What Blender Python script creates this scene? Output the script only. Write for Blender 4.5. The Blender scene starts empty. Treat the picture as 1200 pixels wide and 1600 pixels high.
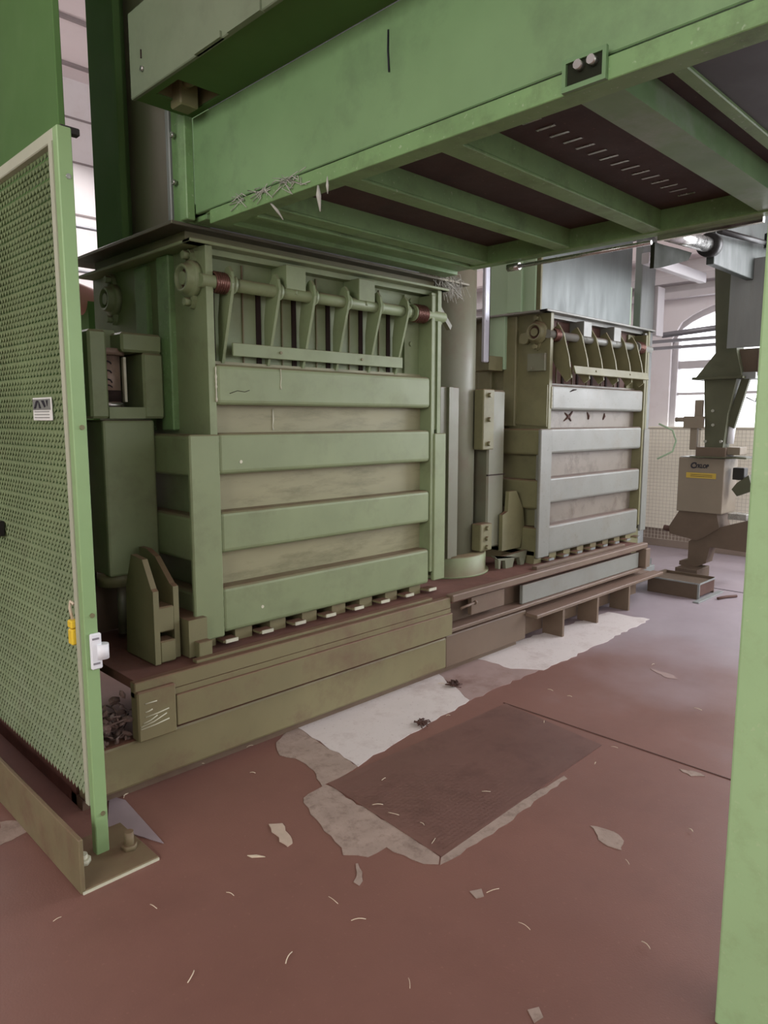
import bpy, bmesh, math, random
from mathutils import Vector, Matrix
from mathutils.geometry import tessellate_polygon
random.seed(7)
PI = math.pi
scene = bpy.context.scene
COL = scene.collection

# ------------------------------------------------------------------ camera
cam_d = bpy.data.cameras.new('camera')
cam = bpy.data.objects.new('camera', cam_d)
COL.objects.link(cam)
cam.location = (0, 0, 1.5)
cam.rotation_euler = (math.radians(90 - 7.4), 0, math.radians(-45))
cam_d.sensor_fit = 'VERTICAL'
cam_d.sensor_height = 24
cam_d.lens = 24 * 1112 / 1600
cam_d.clip_start = 0.02
scene.camera = cam

# ------------------------------------------------------------------ light
vs = scene.view_settings
vs.view_transform = 'Standard'
vs.look = 'None'
vs.exposure = -0.15
vs.gamma = 1
vs.use_curve_mapping = False
world = bpy.data.worlds.new('world')
scene.world = world
world.use_nodes = True
world.node_tree.nodes['Background'].inputs[0].default_value = (0.95, 0.97, 1.0, 1)
world.node_tree.nodes['Background'].inputs[1].default_value = 0.5


def area(name, loc, target, sx, sy, power, color=(1, 1, 1)):
    d = bpy.data.lights.new(name, 'AREA')
    d.shape = 'RECTANGLE'
    d.size, d.size_y = sx, sy
    d.energy = power
    d.color = color
    o = bpy.data.objects.new(name, d)
    COL.objects.link(o)
    o.location = loc
    v = Vector(target) - Vector(loc)
    o.rotation_euler = v.to_track_quat('-Z', 'Y').to_euler()
    return o


# daylight through windows beside the photographer; rear and back-bay lamps are added fill
area('daylight_side_windows', (4.5, -4.8, 2.9), (4.5, 3, 1.0), 8.0, 2.4, 190, (0.96, 0.98, 1.0))
area('rear_fill', (-4.8, 0.5, 2.6), (2, 1.2, 1.0), 6.0, 2.6, 480, (1.0, 0.98, 0.95))  # unseen source behind the camera, put in as frontal fill
area('daylight_end_windows', (8.0, 0.3, 2.2), (4, 0.8, 0.2), 2.6, 2.6, 240, (0.93, 0.95, 1.0))
area('back_bay_fill', (3.0, 8.0, 4.9), (2.5, 7.0, 1.0), 6.0, 1.5, 230, (1.0, 0.97, 0.95))  # added lamp below the ceiling, brightens the back wall and far corner


# ------------------------------------------------------------------ materials
def srgb(r, g, b):
    def f(c):
        c /= 255.0
        return c / 12.92 if c <= 0.04045 else ((c + 0.055) / 1.055) ** 2.4
    return (f(r), f(g), f(b), 1.0)


def mat(name, base, rough=0.5, metal=0.0, var=0.12, scale=3.0, dirt=None, dirt_amt=0.0, dirt_scale=6.0,
        dust=None, dust_amt=0.0, bump=0.0, bump_scale=60.0, stretch=(1, 1, 1), spec=0.4, speck=None, speck_amt=0.0):
    m = bpy.data.materials.new(name)
    m.use_nodes = True
    nt = m.node_tree
    N, L = nt.nodes, nt.links
    bs = N['Principled BSDF']
    bs.inputs['Roughness'].default_value = rough
    bs.inputs['Metallic'].default_value = metal
    bs.inputs['Specular IOR Level'].default_value = spec
    geo = N.new('ShaderNodeNewGeometry')
    mp = N.new('ShaderNodeMapping')
    mp.inputs['Scale'].default_value = stretch
    L.new(geo.outputs['Position'], mp.inputs['Vector'])
    vec = mp.outputs['Vector']

    def noise(sc, det=4, rg=0.6):
        n = N.new('ShaderNodeTexNoise')
        n.inputs['Scale'].default_value = sc
        n.inputs['Detail'].default_value = det
        n.inputs['Roughness'].default_value = rg
        L.new(vec, n.inputs['Vector'])
        return n.outputs['Fac']

    def ramp(sock, a, b, va=0.0, vb=1.0):
        r = N.new('ShaderNodeMapRange')
        r.inputs['From Min'].default_value = a
        r.inputs['From Max'].default_value = b
        r.inputs['To Min'].default_value = va
        r.inputs['To Max'].default_value = vb
        L.new(sock, r.inputs['Value'])
        return r.outputs['Result']

    def mix(fac, c1, c2):
        x = N.new('ShaderNodeMix')
        x.data_type = 'RGBA'
        for i, c in ((6, c1), (7, c2)):
            if isinstance(c, tuple):
                x.inputs[i].default_value = c
            else:
                L.new(c, x.inputs[i])
        L.new(fac, x.inputs[0])
        return x.outputs[2]
    dk = tuple(c * (1 - var) for c in base[:3]) + (1,)
    lt = tuple(min(1, c * (1 + var)) for c in base[:3]) + (1,)
    col = mix(ramp(noise(scale), 0.3, 0.7), dk, lt)
    if dirt:
        col = mix(ramp(noise(dirt_scale, 7, 0.7), 0.5, 0.72, 0, dirt_amt), col, dirt)
    if speck:
        col = mix(ramp(noise(70, 2, 0.5), 0.66, 0.74, 0, speck_amt), col, speck)
    if dust:
        sp = N.new('ShaderNodeSeparateXYZ')
        L.new(geo.outputs['Normal'], sp.inputs[0])
        up = ramp(sp.outputs['Z'], 0.35, 0.9, 0, dust_amt)
        mu = N.new('ShaderNodeMath')
        mu.operation = 'MULTIPLY'
        L.new(up, mu.inputs[0])
        L.new(ramp(noise(9, 4), 0.2, 0.6, 0.6, 1.0), mu.inputs[1])
        col = mix(mu.outputs[0], col, dust)
    L.new(col, bs.inputs['Base Color'])
    rv = ramp(noise(scale * 2.3), 0.3, 0.7, max(0, rough - 0.08), min(1, rough + 0.08))
    L.new(rv, bs.inputs['Roughness'])
    if bump > 0:
        b = N.new('ShaderNodeBump')
        b.inputs['Strength'].default_value = bump
        b.inputs['Distance'].default_value = 0.004
        L.new(noise(bump_scale, 3), b.inputs['Height'])
        L.new(b.outputs[0], bs.inputs['Normal'])
    return m


def emit(name, color, strength):
    m = bpy.data.materials.new(name)
    m.use_nodes = True
    bs = m.node_tree.nodes['Principled BSDF']
    bs.inputs['Base Color'].default_value = color
    bs.inputs['Emission Color'].default_value = color
    bs.inputs['Emission Strength'].default_value = strength
    return m


DUST = srgb(112, 76, 64)
M = {}
M['hopper'] = mat('hopper_green_paint', srgb(120, 152, 106), 0.42, var=0.10, scale=1.6, dirt=srgb(92, 112, 82), dirt_amt=0.5,
                  dirt_scale=4, bump=0.05)
M['frame'] = mat('frame_green_paint', srgb(118, 152, 100), 0.45, var=0.12, scale=4, dirt=srgb(84, 100, 66), dirt_amt=0.55, dirt_scale=9,
                 speck=srgb(190, 200, 180), speck_amt=0.35)
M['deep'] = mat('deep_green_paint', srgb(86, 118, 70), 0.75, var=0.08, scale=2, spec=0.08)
M['stile'] = mat('stile_green_paint', srgb(140, 172, 120), 0.45, var=0.05, scale=2.5)
M['rodskin'] = mat('dirty_rod_skin', srgb(136, 118, 104), 0.45, metal=0.2, var=0.15, scale=12, dirt=srgb(84, 66, 58), dirt_amt=0.6, dirt_scale=10)
M['gantry'] = mat('gantry_dark_olive', srgb(30, 34, 20), 0.7, var=0.1, spec=0.2)
M['gsheet'] = mat('gantry_grey_sheet', srgb(72, 78, 74), 0.5, metal=0.1, var=0.1, scale=3, stretch=(3, 3, 0.6))
M['bright'] = mat('bright_brushed_strip', srgb(212, 214, 226), 0.35, metal=0.3, var=0.06, scale=8)
M['shaftsheet'] = mat('grey_shaft_sheet', srgb(112, 119, 117), 0.5, metal=0.2, var=0.12, scale=3, stretch=(2, 2, 0.6))
M['channel'] = mat('worn_channel_paint', srgb(108, 140, 98), 0.38, var=0.12, scale=3, dirt=srgb(150, 158, 150), dirt_amt=0.85, dirt_scale=2.2)
M['fluff'] = mat('brown_fluff', srgb(112, 92, 84), 0.85, var=0.25, scale=30, dirt=srgb(170, 164, 158), dirt_amt=0.6, dirt_scale=25)
M['fascia'] = mat('duct_grey_green_paint', srgb(112, 124, 100), 0.45, var=0.08, scale=2, dirt=srgb(96, 104, 84), dirt_amt=0.5)
M['post'] = mat('post_green_paint', srgb(160, 192, 142), 0.45, var=0.04, scale=2.5, dirt=srgb(135, 152, 108), dirt_amt=0.35, dirt_scale=14,
                speck=srgb(200, 205, 170), speck_amt=0.2)
M['box'] = mat('chamber_hazed_olive_paint', srgb(130, 143, 106), 0.48, var=0.09, scale=2.2, dirt=srgb(112, 116, 86), dirt_amt=0.55, dirt_scale=5,
               dust=DUST, dust_amt=0.75, bump=0.05)  # olive tone carries low haze and red floor bounce in the colour
M['boxdark'] = mat('hazed_brown_olive_paint', srgb(120, 118, 86), 0.5, var=0.10, scale=2.2, dirt=srgb(96, 92, 70), dirt_amt=0.55, dirt_scale=5,
                   dust=DUST, dust_amt=0.8)  # browner base colour stands in for the brown haze low down
M['stain'] = mat('stained_steel_sheet', srgb(146, 144, 112), 0.5, var=0.12, scale=2.0, dirt=srgb(96, 96, 66), dirt_amt=0.85, dirt_scale=3.2,
                 stretch=(0.55, 1, 2.6))
M['box2'] = mat('lit_pale_chamber_paint', srgb(126, 128, 120), 0.42, var=0.08, scale=2.4, dirt=srgb(116, 110, 96), dirt_amt=0.5, dirt_scale=5,
                dust=DUST, dust_amt=0.7, speck=srgb(70, 55, 45), speck_amt=0.35)  # grey-white of the front-lit far box is kept in this colour
M['stain2'] = mat('pale_stained_sheet', srgb(126, 118, 106), 0.42, var=0.12, scale=2.0, dirt=srgb(82, 66, 54), dirt_amt=0.85, dirt_scale=5)
M['base'] = mat('base_frame_paint', srgb(124, 118, 86), 0.52, var=0.12, scale=1.6, dirt=srgb(108, 84, 68), dirt_amt=0.9, dirt_scale=2.4,
                dust=DUST, dust_amt=0.92)
M['base2'] = mat('base_frame_worn_paint', srgb(110, 94, 78), 0.5, var=0.12, scale=2, dirt=srgb(98, 76, 64), dirt_amt=0.75, dirt_scale=2.4,
                 dust=srgb(128, 104, 92), dust_amt=0.8)
M['deckdust'] = mat('rust_dust_deck', srgb(110, 74, 64), 0.8, var=0.15, scale=5, dirt=srgb(88, 60, 52), dirt_amt=0.8, bump=0.4, bump_scale=30)
M['deckbrown'] = mat('dark_brown_plate', srgb(62, 44, 38), 0.75, var=0.25, scale=3, dirt=srgb(40, 28, 25), dirt_amt=0.7, speck=srgb(120, 90, 76), speck_amt=0.4,
                stretch=(1, 1, 1))  # dark brown platform underside, randomly mottled
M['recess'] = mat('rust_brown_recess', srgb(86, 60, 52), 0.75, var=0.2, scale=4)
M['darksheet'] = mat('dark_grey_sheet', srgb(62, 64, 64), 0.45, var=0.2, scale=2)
M['slot'] = mat('dark_slot', srgb(44, 32, 28), 0.9, var=0.1)
M['galv'] = mat('galvanised_sheet', srgb(140, 144, 142), 0.5, metal=0.25, var=0.12, scale=3, dirt=srgb(120, 120, 112), dirt_amt=0.4, stretch=(3, 3, 0.5))
M['sheet'] = mat('dull_grey_brown_sheet', srgb(150, 138, 128), 0.35, metal=0.7, var=0.1, scale=2, stretch=(2, 2, 0.6))
M['tray'] = mat('dark_steel_lip', srgb(104, 100, 84), 0.42, metal=0.35, var=0.12, scale=3, dirt=srgb(82, 72, 60), dirt_amt=0.6)
M['steel'] = mat('bare_steel', srgb(190, 190, 186), 0.28, metal=0.9, var=0.08, scale=8)
M['chrome'] = mat('polished_steel', srgb(220, 220, 222), 0.15, metal=1.0, var=0.04, scale=8)
M['spring'] = mat('brown_spring_steel', srgb(104, 72, 62), 0.32, metal=0.6, var=0.12, scale=20)
M['black'] = mat('black_rubber', srgb(34, 32, 30), 0.45, var=0.1)
M['wornedge'] = mat('worn_bright_edge', srgb(200, 200, 178), 0.5, var=0.12, scale=12)
M['mesh'] = mat('mesh_green_paint', srgb(114, 128, 90), 0.5, var=0.14, scale=3, dirt=srgb(96, 98, 72), dirt_amt=0.5, dirt_scale=6)
M['framepale'] = mat('frame_lit_pale', srgb(176, 180, 158), 0.5, var=0.06, scale=3)  # whitish colour stands in for light on the frame's side face
M['foot'] = mat('foot_olive_paint', srgb(122, 112, 84), 0.6, var=0.12, scale=4, dirt=srgb(112, 84, 70), dirt_amt=0.7, dust=DUST, dust_amt=0.35)
M['column'] = mat('column_grey_green_paint', srgb(116, 118, 98), 0.42, var=0.08, scale=2, dirt=srgb(110, 92, 78), dirt_amt=0.5, dust=DUST, dust_amt=0.8)
M['pinkrod'] = mat('red_brown_rail', srgb(146, 114, 106), 0.45, var=0.1)
M['palegreen'] = mat('pale_green_panel', srgb(158, 184, 150), 0.4, var=0.06, scale=2)
M['machine'] = mat('strapper_grey_paint', srgb(124, 114, 98), 0.5, var=0.06, scale=3)
M['mdark'] = mat('strapper_dark_green', srgb(78, 80, 60), 0.5, var=0.12, scale=4)
M['mbrown'] = mat('strapper_brown', srgb(92, 78, 64), 0.55, var=0.12, scale=5)
M['yellow'] = mat('yellow_sticker', srgb(182, 156, 66), 0.45, var=0.05)
M['yellowlock'] = mat('yellow_plastic', srgb(232, 200, 60), 0.4, var=0.04)
M['ink'] = mat('black_ink', srgb(30, 30, 40), 0.6, var=0.05)
M['white'] = mat('white_plastic', srgb(232, 236, 240), 0.35, var=0.03)
M['label'] = mat('white_label', srgb(226, 228, 222), 0.5, var=0.05)
M['greylabel'] = mat('grey_label', srgb(118, 122, 116), 0.5, var=0.15, scale=30)
M['concrete'] = mat('bare_concrete', srgb(160, 142, 130), 0.8, var=0.12, scale=9, dirt=srgb(108, 90, 80), dirt_amt=0.7, dirt_scale=16, bump=0.5)
M['screed'] = mat('white_screed', srgb(212, 204, 200), 0.62, var=0.05, scale=4, dirt=srgb(160, 142, 136), dirt_amt=0.6, dirt_scale=4, speck=srgb(130, 110, 100), speck_amt=0.4)
M['screed2'] = mat('soiled_screed', srgb(158, 136, 130), 0.65, var=0.08, scale=4, dirt=srgb(118, 88, 80), dirt_amt=0.8, dirt_scale=3)
M['lino'] = mat('pale_chip', srgb(190, 172, 154), 0.7, var=0.08, scale=20)
M['straw'] = mat('pale_fibre', srgb(214, 200, 176), 0.6, var=0.1, scale=30)
M['lint'] = mat('grey_lint', srgb(180, 180, 170), 0.8, var=0.15, scale=30)
M['scrap'] = mat('lilac_grey_sheet', srgb(150, 136, 140), 0.5, var=0.06, scale=4)
M['wall'] = mat('cream_wall_paint', srgb(238, 233, 234), 0.75, var=0.03, scale=1.5, dirt=srgb(216, 204, 200), dirt_amt=0.4, dirt_scale=2)
M['wallband'] = mat('grey_wall_band', srgb(150, 136, 124), 0.7, var=0.08)
M['ceil'] = mat('white_ceiling_boards', srgb(236, 226, 226), 0.7, var=0.02)
M['gap'] = mat('grey_board_joint', srgb(150, 140, 140), 0.8, var=0.05)
M['whiteframe'] = mat('white_window_frame', srgb(206, 202, 204), 0.5, var=0.04)
M['wire'] = mat('grey_wire', srgb(186, 180, 164), 0.5, var=0.05)
M['pipe'] = mat('faded_red_pipe', srgb(190, 140, 134), 0.5, var=0.08)
M['rail'] = mat('grey_rail', srgb(150, 150, 156), 0.4, metal=0.4, var=0.05)
M['pane'] = emit('daylit_window_pane', (0.93, 0.96, 1.0, 1), 2.6)
M['red'] = emit('red_signal_lamp', (1.0, 0.25, 0.3, 1), 1.5)

# floor: worn red paint, chequered wear and a paler lilac-grey blend towards the far aisle
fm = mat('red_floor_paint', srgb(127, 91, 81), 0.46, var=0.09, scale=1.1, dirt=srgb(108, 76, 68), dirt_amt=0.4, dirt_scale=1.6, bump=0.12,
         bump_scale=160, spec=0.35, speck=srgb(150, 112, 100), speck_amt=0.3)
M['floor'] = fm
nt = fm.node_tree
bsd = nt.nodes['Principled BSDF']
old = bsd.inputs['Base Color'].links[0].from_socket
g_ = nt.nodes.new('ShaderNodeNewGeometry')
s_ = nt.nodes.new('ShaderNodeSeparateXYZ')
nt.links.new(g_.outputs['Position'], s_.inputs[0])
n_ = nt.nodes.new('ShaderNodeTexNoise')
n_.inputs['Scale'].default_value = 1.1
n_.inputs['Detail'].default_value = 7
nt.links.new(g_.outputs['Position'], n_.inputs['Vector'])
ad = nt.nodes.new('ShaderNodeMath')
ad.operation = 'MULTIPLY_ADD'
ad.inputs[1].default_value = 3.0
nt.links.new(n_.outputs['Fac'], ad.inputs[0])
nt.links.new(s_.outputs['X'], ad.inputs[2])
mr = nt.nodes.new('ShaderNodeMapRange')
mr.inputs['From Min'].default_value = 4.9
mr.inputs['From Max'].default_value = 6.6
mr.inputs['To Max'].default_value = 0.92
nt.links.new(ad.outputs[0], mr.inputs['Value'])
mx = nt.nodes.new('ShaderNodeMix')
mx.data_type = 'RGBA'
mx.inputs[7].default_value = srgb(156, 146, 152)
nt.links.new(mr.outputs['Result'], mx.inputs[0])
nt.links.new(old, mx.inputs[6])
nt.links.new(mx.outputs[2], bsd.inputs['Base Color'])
M['plate'] = mat('dark_chequer_plate', srgb(114, 84, 76), 0.45, var=0.09, scale=2, dirt=srgb(84, 58, 52), dirt_amt=0.5, speck=srgb(140, 110, 100), speck_amt=0.2)
M['aisle'] = mat('pale_aisle_floor', srgb(170, 150, 152), 0.42, var=0.10, scale=1.6, dirt=srgb(122, 84, 78), dirt_amt=0.8, dirt_scale=1.3)


# ------------------------------------------------------------------ geometry helpers
class MB:
    def __init__(self):
        self.bm = bmesh.new()

    def box(self, x0, x1, y0, y1, z0, z1, bev=0.0, seg=1, mtx=None):
        r = bmesh.ops.create_cube(self.bm, size=1.0)
        vs_ = r['verts']
        for v in vs_:
            v.co = Vector(((x0 + x1) / 2 + v.co.x * (x1 - x0), (y0 + y1) / 2 + v.co.y * (y1 - y0), (z0 + z1) / 2 + v.co.z * (z1 - z0)))
        if bev > 0:
            es = list({e for v in vs_ for e in v.link_edges})
            b = min(bev, 0.45 * min(abs(x1 - x0), abs(y1 - y0), abs(z1 - z0)))
            rr = bmesh.ops.bevel(self.bm, geom=es, offset=b, segments=seg, affect='EDGES', profile=0.5)
            vs_ = list({v for f in rr['faces'] for v in f.verts} | {v for v in vs_ if v.is_valid})
        if mtx is not None:
            for v in vs_:
                v.co = mtx @ v.co
        return self

    def prism(self, pts, a, b, axis='y'):
        """extrude a 2-D outline along an axis; pts are the other two coordinates in xyz order"""
        def mk(p, t):
            if axis == 'x':
                return (t, p[0], p[1])
            if axis == 'y':
                return (p[0], t, p[1])
            return (p[0], p[1], t)
        va = [self.bm.verts.new(mk(p, a)) for p in pts]
        vb = [self.bm.verts.new(mk(p, b)) for p in pts]
        n = len(pts)
        self.bm.faces.new(va)
        self.bm.faces.new(vb[::-1])
        for i in range(n):
            self.bm.faces.new((va[i], vb[i], vb[(i + 1) % n], va[(i + 1) % n]))
        return self

    def cyl(self, p0, p1, r0, r1=None, n=24, cap=True):
        r1 = r0 if r1 is None else r1
        p0, p1 = Vector(p0), Vector(p1)
        d = (p1 - p0).normalized()
        u = d.orthogonal().normalized()
        w = d.cross(u)
        A, B = [], []
        for i in range(n):
            t = 2 * PI * i / n
            k = u * math.cos(t) + w * math.sin(t)
            A.append(self.bm.verts.new(p0 + k * r0))
            B.append(self.bm.verts.new(p1 + k * r1))
        for i in range(n):
            f = self.bm.faces.new((A[i], A[(i + 1) % n], B[(i + 1) % n], B[i]))
            f.smooth = True
        if cap:
            self.bm.faces.new(A[::-1])
            self.bm.faces.new(B)
        return self

    def lathe(self, prof, centre, axis, n=28):
        """prof: list of (distance along axis, radius)"""
        c = Vector(centre)
        d = Vector(axis).normalized()
        u = d.orthogonal().normalized()
        w = d.cross(u)
        rings = []
        for (t, r) in prof:
            rings.append([self.bm.verts.new(c + d * t + (u * math.cos(2 * PI * i / n) + w * math.sin(2 * PI * i / n)) * max(r, 1e-4)) for i in range(n)])
        for a, b in zip(rings, rings[1:]):
            for i in range(n):
                self.bm.faces.new((a[i], a[(i + 1) % n], b[(i + 1) % n], b[i])).smooth = True
        self.bm.faces.new(rings[0][::-1])
        self.bm.faces.new(rings[-1])
        return self

    def tube(self, pts, r, n=8):
        pts = [Vector(p) for p in pts]
        rings = []
        u = None
        for i, p in enumerate(pts):
            d = (pts[min(i + 1, len(pts) - 1)] - pts[max(i - 1, 0)]).normalized()
            if u is None:
                u = d.orthogonal().normalized()
            u = (u - d * u.dot(d)).normalized()
            w = d.cross(u)
            rr = r[i] if isinstance(r, (list, tuple)) else r
            rings.append([self.bm.verts.new(p + (u * math.cos(2 * PI * k / n) + w * math.sin(2 * PI * k / n)) * rr) for k in range(n)])
        for a, b in zip(rings, rings[1:]):
            for k in range(n):
                self.bm.faces.new((a[k], a[(k + 1) % n], b[(k + 1) % n], b[k])).smooth = True
        self.bm.faces.new(rings[0][::-1])
        self.bm.faces.new(rings[-1])
        return self

    def quad(self, a, b, c, d):
        vs_ = [self.bm.verts.new(p) for p in (a, b, c, d)]
        self.bm.faces.new(vs_)
        return self

    def build(self, name, material, parent=None, loc=None, label=None):
        bmesh.ops.recalc_face_normals(self.bm, faces=self.bm.faces[:])
        me = bpy.data.meshes.new(name)
        if loc is not None:
            bmesh.ops.translate(self.bm, verts=self.bm.verts[:], vec=-Vector(loc))
        self.bm.to_mesh(me)
        self.bm.free()
        me.materials.append(material)
        o = bpy.data.objects.new(name, me)
        COL.objects.link(o)
        if loc is not None:
            o.location = loc
        if parent is not None:
            o.parent = parent
            if loc is None:
                # geometry is written in world coordinates: undo the chain of parents
                o.location = -wloc(parent)
            else:
                o.location = Vector(loc) - wloc(parent)
        if label:
            o['label'] = label
        return o


def wloc(o):
    v = Vector(o.location)
    while o.parent:
        o = o.parent
        v += Vector(o.location)
    return v


def thing(name, label, cat, loc=(0, 0, 0), group=None):
    o = bpy.data.objects.new(name, None)
    o.empty_display_size = 0.1
    COL.objects.link(o)
    o.location = loc
    o['label'] = label
    o['category'] = cat
    if group:
        o['group'] = group
    return o


def tag(o, label, cat, group=None, kind=None):
    o['label'] = label
    o['category'] = cat
    if group:
        o['group'] = group
    if kind:
        o['kind'] = kind
    return o


def struct(o):
    o['kind'] = 'structure'
    return o


def B(x0, x1, y0, y1, z0, z1, bev=0.0, seg=1):
    return MB().box(x0, x1, y0, y1, z0, z1, bev, seg)


def text_mesh(name, s, size, depth, material, parent, loc, rot, shear=0.0, xscale=1.0, bold=0.0):
    cu = bpy.data.curves.new(name, 'FONT')
    cu.body = s
    cu.size = size
    cu.extrude = depth
    cu.shear = shear
    cu.offset = bold
    cu.align_x = 'LEFT'
    tmp = bpy.data.objects.new(name + '_tmp', cu)
    COL.objects.link(tmp)
    bpy.context.view_layer.update()
    dg = bpy.context.evaluated_depsgraph_get()
    me = bpy.data.meshes.new_from_object(tmp.evaluated_get(dg))
    bpy.data.objects.remove(tmp)
    bpy.data.curves.remove(cu)
    R = Matrix.Translation(Vector(loc)) @ Matrix.Rotation(rot[2], 4, 'Z') @ Matrix.Rotation(rot[0], 4, 'X') @ Matrix.Scale(xscale, 4, (1, 0, 0))
    me.transform(R)
    me.materials.clear()
    me.materials.append(material)
    me.name = name
    o = bpy.data.objects.new(name, me)
    COL.objects.link(o)
    o.parent = parent
    o.location = -wloc(parent)
    return o


# ------------------------------------------------------------------ room shell
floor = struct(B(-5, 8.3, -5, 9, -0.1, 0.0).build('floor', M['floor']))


def ragged(pts, step=0.05, amp=0.012, seed=1):
    rnd = random.Random(seed)
    out = []
    n = len(pts)
    for i in range(n):
        a, b = Vector(pts[i]), Vector(pts[(i + 1) % n])
        k = max(1, int((b - a).length / step))
        nrm = Vector((-(b - a).y, (b - a).x)).normalized()
        for j in range(k):
            p = a.lerp(b, j / k)
            out.append(tuple(p + nrm * rnd.uniform(-amp, amp)))
    return out


def patch(name, pts, z, material, amp=0.012, seed=1, step=0.05):
    r = ragged(pts, step, amp, seed) if amp > 0 else pts
    m = MB()
    top = [m.bm.verts.new((p[0], p[1], z)) for p in r]
    bot = [m.bm.verts.new((p[0], p[1], 0.0002)) for p in r]
    for t in tessellate_polygon([[Vector((p[0], p[1], 0)) for p in r]]):
        try:
            m.bm.faces.new([top[i] for i in t])
        except ValueError:
            pass
    for i in range(len(r)):
        m.bm.faces.new((bot[i], bot[(i + 1) % len(r)], top[(i + 1) % len(r)], top[i]))
    return m.build(name, material, floor)


patch('bare_concrete', [(1.879, 2.6), (2.056, 2.692), (1.994, 2.152), (1.799, 2.138), (1.755, 1.474), (1.715, 1.454), (1.664, 1.54), (1.662, 1.646),
                        (1.576, 1.654), (1.533, 1.722), (1.584, 1.921), (1.64, 2.086), (1.695, 2.134), (1.764, 2.136), (1.823, 2.228), (1.846, 2.367), (1.823, 2.476)],
      0.002, M['concrete'], 0.010, 4, 0.035)
patch('bare_concrete', [(1.755, 1.474), (2.081, 1.497), (2.551, 1.477), (2.542, 1.455), (2.039, 1.437), (1.723, 1.446)], 0.0022, M['concrete'], 0.006, 5, 0.04)
patch('screed_strip', [(2.056, 2.72), (2.752, 2.70), (3.122, 2.69), (2.92, 2.263), (2.599, 2.235), (2.238, 2.196), (1.994, 2.152)], 0.003, M['screed'], 0.010, 6, 0.05)
patch('screed_strip', [(3.118, 2.69), (3.562, 2.69), (3.58, 2.266), (2.918, 2.263)], 0.0026, M['screed2'], 0.012, 7, 0.05)
patch('screed_strip', [(3.48, 2.70), (4.307, 2.66), (5.083, 2.60), (5.122, 2.28), (4.242, 2.25), (3.6, 2.237), (3.491, 2.393)], 0.0032, M['screed'], 0.014, 8, 0.05)
pl = patch('chequer_plate', [(1.803, 2.134), (3.018, 2.104), (2.93, 1.503), (1.755, 1.474)], 0.004, M['plate'], 0)
# raised tread pattern of the plate
m = MB()
rnd = random.Random(3)
for i in range(66):
    for j in range(33):
        x, y = 1.80 + i * 0.018, 1.50 + j * 0.019
        if x > 2.93 + (y - 1.5) * 0.14 or y > 2.10:
            continue
        a = 0.6 if (i + j) % 2 else -0.6
        dx, dy = math.cos(a) * 0.006, math.sin(a) * 0.006
        ex, ey = -math.sin(a) * 0.0016, math.cos(a) * 0.0016
        z = 0.0052
        m.quad((x - dx - ex, y - dy - ey, z), (x + dx - ex, y + dy - ey, z), (x + dx + ex, y + dy + ey, z), (x - dx + ex, y - dy + ey, z))
tr = m.build('tread_bars', M['plate'], pl)
tr['kind'] = 'stuff'
for k, (pts, mt) in enumerate([
        ([(1.449, 2.056), (1.488, 2.029), (1.472, 1.98), (1.442, 1.904), (1.413, 1.9), (1.429, 1.989)], 'lino'),
        ([(2.296, 1.21), (2.321, 1.126), (2.289, 1.073), (2.227, 1.054), (2.222, 1.124)], 'concrete'),
        ([(2.956, 1.15), (2.989, 1.101), (2.971, 1.048), (2.935, 1.093)], 'concrete'),
        ([(1.68, 1.289), (1.714, 1.277), (1.696, 1.251), (1.665, 1.26)], 'concrete'),
        ([(1.42, 0.899), (1.446, 0.888), (1.429, 0.857), (1.405, 0.865)], 'concrete'),
        ([(0.748, 2.787), (0.817, 2.736), (0.802, 2.645), (0.699, 2.625)], 'concrete'),
        ([(1.520, 1.654), (1.530, 1.650), (1.493, 1.589), (1.455, 1.565), (1.449, 1.596), (1.480, 1.605)], 'concrete'),
        ([(4.082, 1.80), (4.075, 1.66), (4.03, 1.612), (4.0, 1.66)], 'screed2')]):
    patch('paint_chip', pts, 0.0024 if mt != 'lino' else 0.004, M[mt], 0.006, 20 + k, 0.02)
# expansion joint in the floor
B(3.02, 3.025, 0.5, 2.12, 0.0, 0.003).build('floor_joint', M['recess'], floor)
B(6.5, 6.508, -2.0, 2.4, 0.0, 0.003).build('floor_joint', M['slot'], floor)

struct(B(-5, 8.3, 9.0, 9.15, 0, 5.5).build('wall_back', M['wall']))
for k, z in enumerate((5.05, 4.55, 3.95)):
    struct(B(-5, 8.3, 8.985, 9.0, z, z + 0.02).build('trim_%d' % (k + 1), M['gap']))
struct(B(-5, 8.3, 8.95, 9.0, 2.98, 3.06).build('trim_4', M['rail']))
struct(B(-5, -4.85, -5, 9, 0, 5.5).build('wall_left', M['wall']))
struct(B(-5, 8.3, -5.15, -5.0, 0, 5.5).build('wall_front', M['wall']))
ceiling = struct(B(-5, 8.3, -5, 9, 5.5, 5.6).build('ceiling', M['ceil']))
for k in range(14):
    y = 8.6 - k * 0.95
    B(-5, 8.3, y, y + 0.05, 5.47, 5.5).build('board_joint', M['gap'], ceiling)

# right-hand wall with arched windows (outline with holes built as strips)
WX0, WX1 = 8.3, 8.5


def arch_z(y, y0, y1, zs, rise):
    t = (y - (y0 + y1) / 2) / ((y1 - y0) / 2)
    return zs + rise * math.sqrt(max(0, 1 - t * t))


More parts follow.
